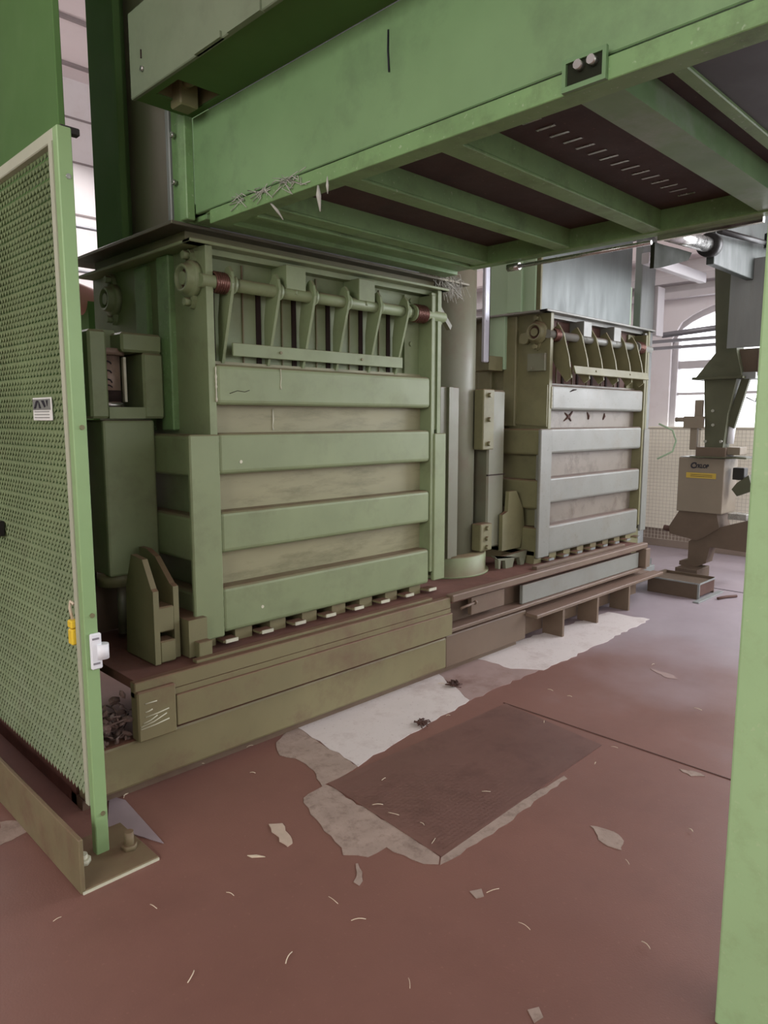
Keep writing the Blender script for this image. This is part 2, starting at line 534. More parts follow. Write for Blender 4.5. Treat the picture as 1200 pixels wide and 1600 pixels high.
wins = [(1.40, 3.60, 0.75, 2.42, 0.42), (-1.7, 0.5, 0.75, 2.42, 0.42), (-4.6, -2.5, 0.75, 2.42, 0.42)]
m = MB()
ys = [-5, 9]
cur = -5
for (y0, y1, zb, zs, rise) in sorted(wins):
    m.box(WX0, WX1, cur, y0, 0, 5.5)
    m.box(WX0, WX1, y0, y1, 0, zb)
    n = 20
    pts = [(y0, 5.5)] + [(y0 + (y1 - y0) * i / n, arch_z(y0 + (y1 - y0) * i / n, y0, y1, zs, rise)) for i in range(n + 1)] + [(y1, 5.5)]
    for a, b in zip(pts[1:-1], pts[2:-1]):
        m.prism([(a[0], a[1]), (b[0], b[1]), (b[0], 5.5), (a[0], 5.5)], WX0, WX1, 'x')
    cur = y1
m.box(WX0, WX1, cur, 9.0, 0, 5.5)
struct(m.build('wall_right', M['wall']))
for k, (y0, y1, zb, zs, rise) in enumerate(wins):
    n = 20
    outer = [(y0, zb), (y1, zb)] + [(y1 - (y1 - y0) * i / n, arch_z(y1 - (y1 - y0) * i / n, y0, y1, zs, rise)) for i in range(n + 1)]
    w = struct(MB().prism(outer, 8.44, 8.46, 'x').build('window_%d' % (k + 1), M['pane']))
    f = MB()
    t = 0.07
    f.box(8.34, 8.42, y0, y0 + t, zb, zs, 0.006)
    f.box(8.34, 8.42, y1 - t, y1, zb, zs, 0.006)
    f.box(8.34, 8.42, y0, y1, zb, zb + t, 0.006)
    f.box(8.36, 8.42, y0, y1, 2.08, 2.17, 0.006)
    f.box(8.36, 8.42, y0, y1, 1.78, 1.81, 0.004)
    f.box(8.36, 8.42, (y0 + y1) / 2 - 0.03, (y0 + y1) / 2 + 0.03, zb, zs + rise, 0.004)
    for i in range(n):
        a = y0 + (y1 - y0) * i / n
        b = y0 + (y1 - y0) * (i + 1) / n
        za, zc = arch_z(a, y0, y1, zs, rise), arch_z(b, y0, y1, zs, rise)
        f.prism([(a, za), (b, zc), (b, zc - 0.07), (a, za - 0.07)], 8.34, 8.42, 'x')
    f.build('window_frame', M['whiteframe'], w)
struct(B(8.12, 8.3, -5, 9, 3.02, 3.10).build('trim_5', M['whiteframe']))
struct(B(8.18, 8.3, -5, 9, 2.86, 2.93).build('trim_6', M['whiteframe']))
struct(B(8.0, 8.3, -5, 9, 3.28, 3.5, 0.02).build('trim_7', M['ceil']))
struct(B(8.27, 8.3, -5, 9, 0.0, 0.22).build('baseboard_right', M['wallband']))

# ------------------------------------------------------------------ base frame of the press
base = thing('press_base_frame', 'long low olive steel base frame carrying both baling boxes along the floor', 'machine base', (1.2, 2.6, 0))
MB().box(1.22, 5.68, 2.60, 4.0, 0.43, 0.47).build('top_deck', M['deckdust'], base)
MB().box(1.2, 3.13, 2.58, 2.62, 0.41, 0.475, 0.004).build('upper_rail', M['base'], base)
MB().box(3.131, 5.66, 2.565, 2.62, 0.445, 0.487, 0.005).build('upper_rail', M['base2'], base)
m = MB().box(1.37, 3.13, 2.565, 2.60, 0.255, 0.385, 0.003).box(1.37, 3.13, 2.58, 2.61, 0.385, 0.41)
m.build('cover_panel', M['base'], base)
m = MB().box(1.2, 1.365, 2.56, 2.62, 0.235, 0.44, 0.006)
e = m.build('end_block', M['base'], base)
for (dx, z, ln, tl) in ((0.03, 0.39, 0.05, 0.0), (0.03, 0.355, 0.03, 0.2), (0.01, 0.30, 0.11, 0.25), (0.01, 0.29, 0.12, 0.1), (0.03, 0.335, 0.10, 0.1), (0.02, 0.312, 0.06, 0.3)):
    k = MB().tube([(1.2 + dx, 2.5585, z), (1.2 + dx + ln * 0.5, 2.5585, z + ln * tl * 0.3), (1.2 + dx + ln, 2.5585, z + ln * tl)], 0.0025, 5)
    k.build('paint_scrape', M['wornedge'], e)
MB().box(3.14, 5.6, 2.68, 2.70, 0.264, 0.429).build('recess_web', M['base2'], base)
MB().box(3.35, 3.69, 2.60, 2.63, 0.32, 0.455, 0.003).build('cover_panel', M['base2'], base)
MB().box(3.895, 5.575, 2.60, 2.625, 0.287, 0.415, 0.003).build('cover_panel', M['box2'], base)
m = MB().box(5.60, 5.68, 2.55, 2.64, 0.286, 0.444, 0.004).box(3.13, 5.68, 2.575, 2.679, 0.262, 0.285, 0.004)
m.build('recess_frame', M['base2'], base)
h = MB().cyl((3.20, 2.56, 0.40), (3.33, 2.56, 0.41), 0.008, n=10).cyl((3.33, 2.56, 0.41), (3.345, 2.56, 0.411), 0.013, n=10)
h.build('handle_bolt', M['base2'], base)
m = MB().box(1.0, 3.12, 2.60, 2.68, 0.045, 0.235, 0.012, 2)
m.build('lower_beam', M['base'], base)
MB().box(3.12, 3.95, 2.605, 2.68, 0.04, 0.24, 0.008, 2).build('lower_beam', M['base2'], base)
MB().box(1.0, 3.9, 2.645, 2.75, 0.0, 0.045).build('plinth', M['base2'], base)
m = MB().box(3.955, 5.72, 2.68, 2.70, 0.03, 0.262)
m.build('web_plate', M['base2'], base)
m = MB().box(3.93, 5.85, 2.505, 2.60, 0.198, 0.222, 0.004).box(3.955, 5.8, 2.6005, 2.679, 0.198, 0.222)
m.build('bottom_flange', M['base2'], base)
for x in (4.27, 4.75, 5.25):
    MB().prism([(x - 0.012, 0.0), (x + 0.012, 0.0), (x + 0.012, 0.197), (x - 0.012, 0.197)], 2.51, 2.67, 'y').build('foot', M['base2'], base)
MB().box(5.73, 6.15, 2.715, 2.88, 0.16, 0.21, 0.004).box(5.73, 6.45, 2.881, 3.5, 0, 0.205).build('bed_extension', M['galv'], base)
m = MB().box(1.0, 1.2, 2.70, 3.9, 0.0, 0.2)
m.build('side_sill', M['deckdust'], base)
# thin cut edge strip on the deck in front of the boxes
MB().box(1.5, 3.02, 2.625, 2.66, 0.47, 0.485, 0.002).build('deck_strip', M['base'], base)
MB().box(4.15, 5.45, 2.66, 2.70, 0.47, 0.492, 0.002).build('deck_strip', M['base2'], base)


# ------------------------------------------------------------------ baling boxes
def bearing(parent, x, y, z, mt, out=-1):
    m = MB()
    prof = [(0.0, 0.08), (0.024, 0.08), (0.03, 0.07), (0.034, 0.063), (0.058, 0.06), (0.061, 0.057), (0.061, 0.047), (0.035, 0.0455), (0.035, 0.0)]
    m.lathe(prof, (x, y, z), (out, 0, 0), 28)
    # two ears of the flange
    pts = []
    for i in range(24):
        t = 2 * PI * i / 24
        pts.append((y + 0.045 * math.cos(t) * (1 - 0.25 * abs(math.sin(t))), z + 0.125 * math.sin(t)))
    m.prism(pts, x, x + out * 0.022, 'x')
    b = m.build('bearing', mt, parent)
    k = MB().cyl((x + out * 0.0355, y, z), (x + out * 0.0365, y, z), 0.045, n=24).build('bore', M['recess'], b)
    MB().cyl((x + out * 0.037, y, z), (x + out * 0.056, y, z), 0.028, n=20).build('shaft_end', mt, b)
    for s in (1, -1):
        MB().cyl((x + out * 0.02, y, z + s * 0.098), (x + out * 0.05, y, z + s * 0.098), 0.018, n=6).build('bolt', mt, b)
    return b


def coil(parent, x0, x1, y, z, r, wire, turns, mt):
    pts = []
    n = int(turns * 14)
    for i in range(n + 1):
        t = 2 * PI * turns * i / n
        pts.append((x0 + (x1 - x0) * i / n, y + r * math.cos(t), z + r * math.sin(t)))
    return MB().tube(pts, wire, 7).build('spring', mt, parent)


def chamber(label, dx, front, side, sheet, swing, left_back=True):
    c = thing('baling_box', label, 'baling box', (1.6 + dx, 2.72, 0.52))
    X = lambda v: v + dx
    # body
    MB().box(X(1.72), X(3.14), 2.83, 2.85, 0.56, 1.76).build('front_panel', sheet, c)
    rec = MB().box(X(1.70), X(3.22), 2.86, 2.88, 1.72, 2.24)
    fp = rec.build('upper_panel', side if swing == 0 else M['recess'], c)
    for xs in (1.80, 2.05, 2.26, 2.48, 2.71, 2.92):
        MB().box(X(xs - 0.045), X(xs - 0.02), 2.852, 2.87, 1.76, 2.10).build('slot', M['slot'], fp)
    for xs in (1.73, 1.93, 2.155, 2.37, 2.595, 2.815, 3.02):
        MB().box(X(xs - 0.003), X(xs + 0.003), 2.852, 2.87, 1.76, 2.2).build('seam', M['base'], fp)
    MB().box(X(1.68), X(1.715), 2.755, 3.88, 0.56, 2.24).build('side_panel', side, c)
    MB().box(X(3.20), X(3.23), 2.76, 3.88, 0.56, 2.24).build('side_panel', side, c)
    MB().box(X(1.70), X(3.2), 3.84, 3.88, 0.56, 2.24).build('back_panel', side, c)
    m = MB().box(X(1.60), X(3.27), 2.735, 2.80, 2.235, 2.25, 0.003).box(X(1.60), X(1.70), 2.74, 3.88, 2.235, 2.25, 0.003)
    m.box(X(3.2), X(3.27), 2.74, 3.88, 2.235, 2.25).box(X(1.70), X(3.22), 2.80, 2.86, 2.21, 2.248)
    m.build('top_rim', front, c)
    # right-hand jamb of the recessed front and cover flange
    MB().box(X(3.13), X(3.16), 2.745, 2.90, 0.60, 2.20, 0.003).build('jamb', side, c)
    MB().box(X(3.155), X(3.205), 2.77, 2.79, 1.44, 2.22, 0.002).build('jamb_strip', front, c)
    MB().box(X(3.155), X(3.255), 2.735, 2.76, 0.545, 1.42, 0.004).build('corner_flange', front, c)
    MB().box(X(3.01), X(3.135), 2.845, 2.86, 1.76, 2.2).build('cover_plate', side, c)
    # left corner post: thick folded plate
    m = MB().box(X(1.565), X(1.712), 2.735, 2.76, 0.52, 1.435, 0.006).box(X(1.612), X(1.68), 2.7605, 2.80, 0.53, 1.43)
    m.build('corner_flange', front, c)
    # front cross beams, square tube with rolled edges
    for z0, z1 in ((1.565, 1.742), (1.256, 1.44), (0.90, 1.088), (0.53, 0.742)):
        MB().box(X(1.712), X(3.132), 2.75, 2.86, z0, z1, 0.02, 3).build('cross_beam', front, c)
        m = MB()
        rn = random.Random(int(z0 * 100 + dx))
        n = 14
        pts = [(X(1.7135), 2.752, z0 + 0.012 + (z1 - z0 - 0.024) * i / n) for i in range(n + 1)]
        m.tube(pts, [0.004 + rn.uniform(-0.0015, 0.002) for _ in pts], 6)
        m.build('weld_bead', M['wornedge'] if z0 > 0.9 else front, c)
    # left side: wrap-round beams and stiffening ribs
    for z0, z1 in ((1.25, 1.435), (0.865, 1.075), (0.51, 0.735)):
        MB().box(X(1.60), X(1.69), 2.76, 3.86, z0, z1, 0.02, 3).build('side_beam', side, c)
    MB().box(X(1.65), X(1.69), 3.02, 3.13, 1.45, 2.235, 0.006).build('rib', side if dx else M['frame'], c)
    MB().box(X(1.655), X(1.69), 3.24, 3.36, 1.45, 2.22, 0.006).build('rib', M['frame'] if not dx else side, c)
    # toothed retainer shaft
    sh = MB().cyl((X(1.66), 2.77, 2.09), (X(3.26), 2.77, 2.09), 0.029, n=20).build('retainer_shaft', front, c)
    a = swing
    R = Matrix.Translation((0, 2.77, 2.09)) @ Matrix.Rotation(-a, 4, 'X') @ Matrix.Translation((0, -2.77, -2.09))
    for xs in (1.80, 2.05, 2.26, 2.48, 2.71, 2.92):
        m = MB()
        prof = [(2.735, 2.14), (2.755, 2.165), (2.775, 2.16), (2.825, 2.09), (2.848, 1.95), (2.848, 1.752), (2.826, 1.752), (2.812, 1.80), (2.742, 2.03), (2.724, 2.09)]
        if a:
            prof = [(2.74, 2.16), (2.79, 2.15), (2.87, 2.03), (2.85, 1.90), (2.80, 1.755), (2.75, 1.77), (2.728, 1.92), (2.722, 2.09)]
        m.prism(prof, X(xs - 0.007), X(xs + 0.007), 'x')
        for v in m.bm.verts:
            v.co = R @ v.co
        m.build('tooth', front if not a else M['boxdark'], sh)
        MB().cyl((X(xs + 0.007), 2.77, 2.09), (X(xs + 0.03), 2.77, 2.09), 0.038, n=18).build('hub', front, sh)
    yb = 2.796 if a == 0 else 2.712
    m = MB().box(X(1.835 if a == 0 else 1.80), X(2.945), yb, yb + 0.012, 1.785, 1.844, 0.002)
    for v in m.bm.verts:
        v.co = R @ v.co
    tb = m.build('tie_bar', front if not a else M['boxdark'], sh)
    for xs in (2.10, 2.63):
        mm = MB().cyl((X(xs), yb - 0.006, 1.815), (X(xs), yb + 0.002, 1.815), 0.007, n=8)
        for v in mm.bm.verts:
            v.co = R @ v.co
        mm.build('rivet', M['base'], tb)
    coil(sh, X(1.72), X(1.785), 2.77, 2.09, 0.041, 0.0062, 6, M['spring'])
    coil(sh, X(3.0), X(3.09), 2.77, 2.09, 0.045, 0.0062, 7, M['spring'])
    MB().cyl((X(1.785), 2.77, 2.09), (X(1.80), 2.77, 2.09), 0.046, n=20).build('collar', front, sh)
    MB().cyl((X(2.985), 2.77, 2.09), (X(3.0), 2.77, 2.09), 0.046, n=20).build('collar', front, sh)
    for x0 in (2.10, 2.56):
        MB().box(X(x0), X(x0 + 0.115), 2.74, 2.86, 2.105, 2.215, 0.003).build('hanger', front, c)
        MB().cyl((X(x0 + 0.055), 2.75, 2.085), (X(x0 + 0.055), 2.75, 2.105), 0.012, n=8).build('hanger_bolt', front, c)
    bearing(c, X(1.68), 2.855, 2.105, side if dx else M['box'])
    if left_back:
        bearing(c, X(1.68), 3.625, 2.105, side)
    bearing(c, X(3.235), 2.86, 2.09, side, 1)
    for z in (2.17, 1.93):
        MB().cyl((X(3.06), 2.835, z), (X(3.06), 2.85, z), 0.014, n=10).build('bolt', front, c)
    # channel feet between the box floor and the base, with worn bright clips in the gaps
    for i in range(8):
        x = X(1.60) + i * 0.2
        MB().box(x, x + 0.095, 2.79, 3.5, 0.47, 0.56).build('floor_rib', M['base'], c)
        MB().box(x + 0.105, x + 0.185, 2.74, 2.80, 0.487, 0.499, 0.001).build('clip', M['base'], c)
        MB().box(x + 0.115, x + 0.18, 2.733, 2.74, 0.486, 0.502).build('clip_edge', M['wornedge'] if not dx else M['galv'], c)
    return c


ch1 = chamber('large olive baling box in the foreground with four cross beams and closed toothed shaft', 0.0, M['box'], M['box'], M['stain'], 0.0)
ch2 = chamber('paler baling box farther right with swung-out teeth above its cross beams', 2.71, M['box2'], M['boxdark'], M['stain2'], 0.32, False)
# extras only the farther box shows on its left flank
m = MB().prism([(2.76, 1.74), (3.05, 1.47), (2.76, 1.45)], 4.375, 4.392, 'x')
m.build('gusset', M['boxdark'], ch2)
MB().box(4.33, 4.39, 3.10, 3.30, 1.86, 2.24, 0.004).build('rib', M['palegreen'], ch2)
MB().box(4.36, 4.385, 2.78, 2.92, 1.84, 1.96).build('patch_plate', M['column'], ch2)
MB().cyl((4.35, 2.95, 2.07), (4.39, 2.95, 2.07), 0.04, n=20).build('cap', M['boxdark'], ch2)
MB().cyl((4.35, 2.9, 1.86), (4.39, 2.9, 1.86), 0.018, n=10).build('bolt', M['column'], ch2)
# lower apron of the farther box behind its right edge
MB().box(5.83, 6.1, 2.86, 3.6, 0.22, 0.62, 0.004).build('end_plate', M['boxdark'], ch2)
MB().tube([(2.062, 2.749, 1.735), (2.064, 2.749, 1.69), (2.06, 2.749, 1.66), (2.064, 2.749, 1.64)], [0.003, 0.002, 0.0025, 0.003], 5).build('paint_run', M['wornedge'], ch1)
MB().tube([(2.07, 2.829, 1.55), (2.072, 2.829, 1.50), (2.068, 2.829, 1.47), (2.07, 2.829, 1.45)], [0.004, 0.005, 0.003, 0.005], 5).build('paint_run', M['wornedge'], ch1)
for px_, pz_ in ((1.93, 0.615), (1.83, 1.31)):
    MB().cyl((px_, 2.748, pz_), (px_, 2.751, pz_), 0.008, n=10).build('paint_chip', M['wornedge'], ch1)
MB().tube([(1.78, 2.749, 1.615), (1.82, 2.749, 1.628), (1.86, 2.749, 1.624), (1.885, 2.749, 1.632)], 0.0015, 5).build('scratch', M['slot'], ch1)
for (a_, b_) in (((4.72, 1.49), (4.84, 1.56)), ((4.73, 1.55), (4.82, 1.49)), ((5.06, 1.555), (5.08, 1.50)), ((5.33, 1.55), (5.31, 1.50))):
    MB().tube([(a_[0], 2.828, a_[1]), ((a_[0] + b_[0]) / 2 + 0.01, 2.828, (a_[1] + b_[1]) / 2), (b_[0], 2.828, b_[1])], [0.004, 0.012, 0.005], 6).build('dark_smear', M['recess'], ch2)
MB().tube([(4.66, 2.749, 1.70), (4.70, 2.749, 1.712), (4.75, 2.749, 1.718)], [0.003, 0.007, 0.003], 6).build('scratch', M['slot'], ch2)
# latch lever on the nearer box's right bearing
lev = MB().prism([(3.24, 2.18), (3.27, 2.19), (3.40, 2.06), (3.385, 2.035)], 2.82, 2.85, 'y')
lev.build('latch_lever', M['column'], ch1)
MB().prism([(3.235, 2.06), (3.36, 2.04), (3.37, 1.90), (3.33, 1.80), (3.30, 1.72), (3.235, 1.70)], 2.95, 2.97, 'y').build('latch_plate', M['boxdark'], ch1)
MB().box(3.235, 3.28, 2.90, 2.93, 1.72, 2.0).build('latch_bar', M['column'], ch1)

# ------------------------------------------------------------------ hydraulic lock at the left of the near box
lk = thing('hydraulic_lock', 'olive hydraulic locking cylinder block beside the near baling box, behind the mesh panel', 'hydraulic lock', (1.45, 3.2, 0.47))
MB().box(1.352, 1.598, 3.10, 3.42, 0.79, 1.498, 0.012, 2).build('cylinder_housing', M['box'], lk)
m = MB()
m.box(1.30, 1.382, 3.085, 3.45, 1.505, 1.885, 0.01).box(1.545, 1.645, 3.085, 3.45, 1.505, 1.80, 0.01)
m.box(1.382, 1.55, 3.09, 3.45, 1.505, 1.555).box(1.45, 1.644, 3.09, 3.45, 1.80, 1.885, 0.01).box(1.38, 1.47, 3.2, 3.45, 1.80, 1.90)
m.box(1.382, 1.55, 3.38, 3.45, 1.55, 1.81)
m.build('yoke', M['box'], lk)
pr = MB().cyl((1.43, 3.20, 1.56), (1.43, 3.20, 1.80), 0.055, n=28).build('piston_rod', M['rodskin'], lk)
MB().cyl((1.43, 3.20, 1.58), (1.43, 3.20, 1.63), 0.0565, n=28).build('rod_band', M['slot'], lk)
MB().cyl((1.43, 3.20, 1.555), (1.43, 3.20, 1.575), 0.066, n=28).build('rod_collar', M['steel'], lk)
MB().cyl((1.43, 3.2, 1.785), (1.43, 3.2, 1.815), 0.075, n=28).build('rod_collar', M['rodskin'], lk)
MB().box(1.484, 1.496, 3.15, 3.17, 1.58, 1.78).build('guide_strip', M['wornedge'], lk)
rn = random.Random(5)
for i, z in enumerate((1.745, 1.705, 1.665, 1.64)):
    pts = []
    for k in range(9):
        t = k / 8 * 4.4 + rn.uniform(-0.2, 0.2)
        ang = -PI / 2 - 0.5 + 0.02 * math.cos(t) / 0.05
        pts.append((1.43 + 0.0575 * math.cos(ang), 3.20 + 0.0575 * math.sin(ang), z + 0.014 * math.sin(t)))
    MB().tube(pts, 0.0028, 5).build('scrawled_mark', M['ink'], pr)
MB().cyl((1.425, 3.2, 0.735), (1.425, 3.2, 0.80), 0.085, n=28).build('gland', M['boxdark'], lk)
MB().cyl((1.438, 3.18, 0.50), (1.438, 3.18, 0.74), 0.022, n=18).cyl((1.44, 3.17, 0.60), (1.50, 3.14, 0.61), 0.006, n=8).build('ram_rod', M['column'], lk)
prof = [(2.70, 0.475), (3.12, 0.475), (3.12, 0.95), (3.02, 0.95), (2.95, 0.93), (2.80, 0.79), (2.72, 0.79)]
MB().prism([(2.715, 0.475), (2.98, 0.475), (2.96, 0.78), (2.90, 0.925), (2.80, 0.915), (2.73, 0.80), (2.715, 0.79)], 1.36, 1.385, 'x').build('clevis_plate', M['boxdark'], lk)
MB().prism([(2.75, 0.475), (3.05, 0.475), (3.05, 0.925), (2.98, 0.925), (2.90, 0.90), (2.78, 0.80), (2.75, 0.79)], 1.47, 1.495, 'x').build('clevis_plate', M['boxdark'], lk)
MB().box(1.386, 1.469, 2.745, 2.85, 0.60, 0.71, 0.006).box(1.386, 1.46, 2.72, 2.80, 0.475, 0.57, 0.006).build('pivot_block', M['boxdark'], lk)
MB().box(1.51, 1.60, 2.70, 3.1, 0.475, 0.64).box(1.535, 1.60, 2.66, 2.72, 0.475, 0.545, 0.003).build('stop_block', M['boxdark'], lk)
MB().box(1.24, 1.30, 3.2, 3.9, 0.80, 1.88).build('rear_plate', M['boxdark'], lk)
MB().box(1.20, 1.55, 3.34, 3.36, 0.475, 0.80).build('rear_plate', M['base2'], lk)

# pile of fluff and scrap by the base's left end
dbr = MB()
rn = random.Random(9)
for i in range(90):
    x, y = rn.uniform(1.0, 1.2), rn.uniform(2.62, 2.735)
    z = 0.24 + max(0, rn.gauss(0.05, 0.05))
    s = rn.uniform(0.012, 0.035)
    mt_ = Matrix.Translation((x, y, z)) @ Matrix.Rotation(rn.uniform(0, 6), 4, (rn.random(), rn.random(), rn.random() + 0.1)) @ Matrix.Diagonal((s, s * rn.uniform(0.3, 1), s * 0.5, 1))
    bmesh.ops.create_icosphere(dbr.bm, subdivisions=1, radius=1.0, matrix=mt_)
for i in range(40):
    x, y, z = rn.uniform(1.0, 1.2), rn.uniform(2.64, 2.73), rn.uniform(0.24, 0.36)
    dbr.tube([(x, y, z), (x + rn.uniform(-.03, .03), y + rn.uniform(-.03, .03), z + rn.uniform(-.01, .03)), (x + rn.uniform(-.06, .06), y + rn.uniform(-.06, .06), z + rn.uniform(-.02, .02))], 0.0035, 5)
tag(dbr.build('fluff_heap', M['fluff'], loc=(1.1, 2.85, 0.2)), 'heap of grey fluff and scrap beside the left end of the base frame', 'debris', kind='stuff')

# ------------------------------------------------------------------ round column between the boxes
colm = thing('press_column', 'round grey-green press column standing on a ring between the two baling boxes', 'column', (3.72, 3.17, 0.47))
MB().cyl((3.72, 3.17, 0.5), (3.72, 3.17, 2.9), 0.225, n=48).build('shaft', M['column'], colm)
MB().lathe([(0, 0.335), (0.012, 0.335), (0.012, 0.315), (0.125, 0.315), (0.135, 0.305), (0.135, 0.1)], (3.72, 3.17, 0.47), (0, 0, 1), 48).build('base_ring', M['box'], colm)
MB().box(3.37, 3.55, 2.88, 2.91, 0.62, 1.70, 0.003).box(3.43, 3.47, 2.86, 2.885, 0.62, 1.70, 0.002).build('cover_strip', M['column'], colm)
# guide rails between the column and the far box
gr = thing('guide_rail', 'tall red-brown guide rail with polished steel strip, right of the round column', 'rail', (4.05, 3.25, 0.47))
MB().box(4.0, 4.07, 3.22, 3.30, 0.47, 2.9, 0.004).build('rail_body', M['recess'], gr)
MB().box(4.075, 4.105, 3.20, 3.24, 0.47, 2.9, 0.003).build('rail_edge', M['pinkrod'], gr)
MB().box(4.095, 4.15, 3.10, 3.13, 1.90, 2.9, 0.006).build('polished_strip', M['bright'], gr)
MB().box(4.155, 4.165, 3.11, 3.13, 1.90, 2.9).build('strip_edge', M['slot'], gr)

hp = thing('hinge_post', 'square olive hinge post with bolted blocks at the left flank of the far box', 'hinge post', (4.2, 3.2, 0.47))
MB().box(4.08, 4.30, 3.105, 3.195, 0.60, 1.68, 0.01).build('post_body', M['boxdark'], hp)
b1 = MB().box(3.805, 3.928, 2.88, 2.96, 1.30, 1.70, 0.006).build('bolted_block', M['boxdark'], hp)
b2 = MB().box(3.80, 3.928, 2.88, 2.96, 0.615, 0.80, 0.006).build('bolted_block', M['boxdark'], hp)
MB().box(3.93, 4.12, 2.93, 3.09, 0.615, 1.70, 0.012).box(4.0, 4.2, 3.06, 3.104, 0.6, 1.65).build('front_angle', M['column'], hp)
MB().box(3.928, 4.122, 2.926, 2.94, 1.118, 1.126).build('joint_line', M['slot'], hp)
for b, zs in ((b1, (1.34, 1.50, 1.66)), (b2, (0.64, 0.70, 0.77))):
    for z in zs:
        MB().cyl((3.865, 2.86, z), (3.865, 2.885, z), 0.016, n=6).build('bolt', M['boxdark'], b)
MB().box(4.2, 4.385, 3.2, 3.3, 1.62, 1.66).box(4.2, 4.385, 3.2, 3.3, 1.44, 1.52).box(4.16, 4.325, 3.11, 3.32, 1.85, 1.95).build('hinge_plate', M['boxdark'], hp)
MB().prism([(4.06, 0.585), (4.28, 0.585), (4.33, 0.75), (4.31, 0.86), (4.22, 1.0), (4.13, 1.0), (4.12, 0.86), (4.06, 0.84)], 2.89, 2.92, 'y').build('gusset', M['boxdark'], hp)
MB().prism([(3.90, 0.58), (3.93, 0.555), (4.30, 0.57), (4.26, 0.47), (4.22, 0.47), (4.20, 0.53), (4.14, 0.53), (4.12, 0.47), (4.04, 0.47), (4.03, 0.53), (3.98, 0.535), (3.975, 0.48), (3.955, 0.48), (3.95, 0.545)], 2.84, 2.87, 'y').build('foot_bracket', M['column'], hp)

# ------------------------------------------------------------------ upper frame of the near press
uf = thing('press_shaft_frame', 'dark green upper press shaft standing above the near baling box', 'press frame', (1.64, 3.0, 2.33))
m = MB().box(1.56, 3.55, 2.81, 3.95, 2.31, 2.325, 0.002)
m.build('steel_lip', M['tray'], uf)
MB().box(1.66, 3.3, 2.88, 3.8, 2.25, 2.31).build('neck', M['boxdark'], uf)
MB().box(1.64, 1.66, 2.955, 3.32, 2.325, 4.6).build('side_sheet', M['sheet'], uf)
MB().box(1.625, 1.67, 2.925, 2.955, 2.325, 4.6, 0.004).build('sheet_edge', M['galv'], uf)
m = MB().box(1.635, 1.75, 2.80, 2.925, 2.325, 4.6, 0.006).box(1.60, 1.64, 2.752, 2.81, 2.325, 2.74, 0.004)
cp = m.build('corner_post', M['frame'], uf)
for z in (2.50, 2.69):
    MB().cyl((1.625, 2.88, z), (1.61, 2.88, z), 0.012, n=6).build('bolt', M['steel'], cp)
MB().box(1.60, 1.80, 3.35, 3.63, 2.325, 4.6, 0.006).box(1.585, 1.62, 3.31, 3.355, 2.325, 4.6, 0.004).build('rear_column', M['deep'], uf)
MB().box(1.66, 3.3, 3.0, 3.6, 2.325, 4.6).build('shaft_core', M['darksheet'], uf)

# ------------------------------------------------------------------ feed platform
fp = thing('feed_platform', 'large light green feed platform overhead, seen from below with dark boarded underside', 'feed platform', (1.64, 1.6, 2.29))
MB().box(1.64, 1.66, 0.1, 2.752, 2.35, 2.727, 0.003).build('side_plate', M['hopper'], fp)
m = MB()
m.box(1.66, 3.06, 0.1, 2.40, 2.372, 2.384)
m.build('deck_board', M['deckbrown'], fp)
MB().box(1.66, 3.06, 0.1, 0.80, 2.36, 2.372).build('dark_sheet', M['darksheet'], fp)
m = MB().box(1.625, 1.638, 0.1, 2.62, 2.285, 2.338, 0.002).box(1.638, 1.70, 0.1, 2.62, 2.287, 2.297)
m.build('edge_angle', M['frame'], fp)
for y in (2.33, 1.86, 1.43):
    m = MB().box(1.68, 3.04, y - 0.045, y + 0.035, 2.29, 2.30, 0.002).box(1.68, 3.04, y - 0.044, y - 0.03, 2.30, 2.372)
    m.build('joist', M['frame'], fp)
m = MB()
m.box(1.64, 3.029, 0.886, 1.002, 2.29, 2.298).box(1.66, 3.029, 0.888, 0.898, 2.298, 2.37).box(1.66, 3.029, 0.99, 1.0, 2.298, 2.37)
m.box(1.612, 1.622, 0.886, 0.896, 2.298, 2.36).box(1.612, 1.622, 0.992, 1.002, 2.298, 2.36).box(1.612, 1.6395, 0.886, 1.002, 2.286, 2.2978).box(1.612, 1.622, 0.8962, 0.9918, 2.35, 2.36)
m.build('cross_channel', M['channel'], fp)
MB().box(1.6195, 1.6245, 0.8968, 0.9912, 2.2985, 2.3495).build('channel_mouth_shade', M['gantry'], fp)  # dark plate painted as the shade inside the open channel end
for y_ in (0.92, 0.955):
    MB().cyl((1.60, y_, 2.335), (1.624, y_, 2.335), 0.011, n=10).build('bolt', M['steel'], fp)
MB().box(1.66, 3.04, 0.79, 0.83, 2.35, 2.372, 0.003).build('joist', M['frame'], fp)
MB().box(3.03, 3.10, 0.1, 2.40, 2.285, 2.40, 0.004).build('end_beam', M['frame'], fp)
pp = MB().cyl((3.09, 2.15, 2.262), (3.09, 1.45, 2.262), 0.010, n=12).cyl((3.09, 2.20, 2.262), (3.09, 2.13, 2.262), 0.018, n=12)
pp.build('end_pipe', M['steel'], fp)
MB().box(3.08, 3.1, 1.0, 1.42, 2.262, 2.29).build('chrome_strip', M['chrome'], fp)
# back plates under the shaft
MB().box(1.66, 3.30, 2.40, 2.80, 2.345, 2.355).box(1.66, 3.3, 2.70, 2.80, 2.325, 2.40, 0.002).build('back_plate', M['frame'], fp)
MB().box(1.70, 3.10, 2.40, 2.425, 2.285, 2.36, 0.002).build('back_angle', M['frame'], fp)
# bright steel strips standing in for light through the deck slots
for i in range(16):
    x = 1.80 + i * 0.072
    y = 1.27 - i * 0.003
    MB().box(x, x + 0.012, y - 0.035, y + 0.03, 2.369, 2.3725).build('slot_light_mark', M['steel'], fp)
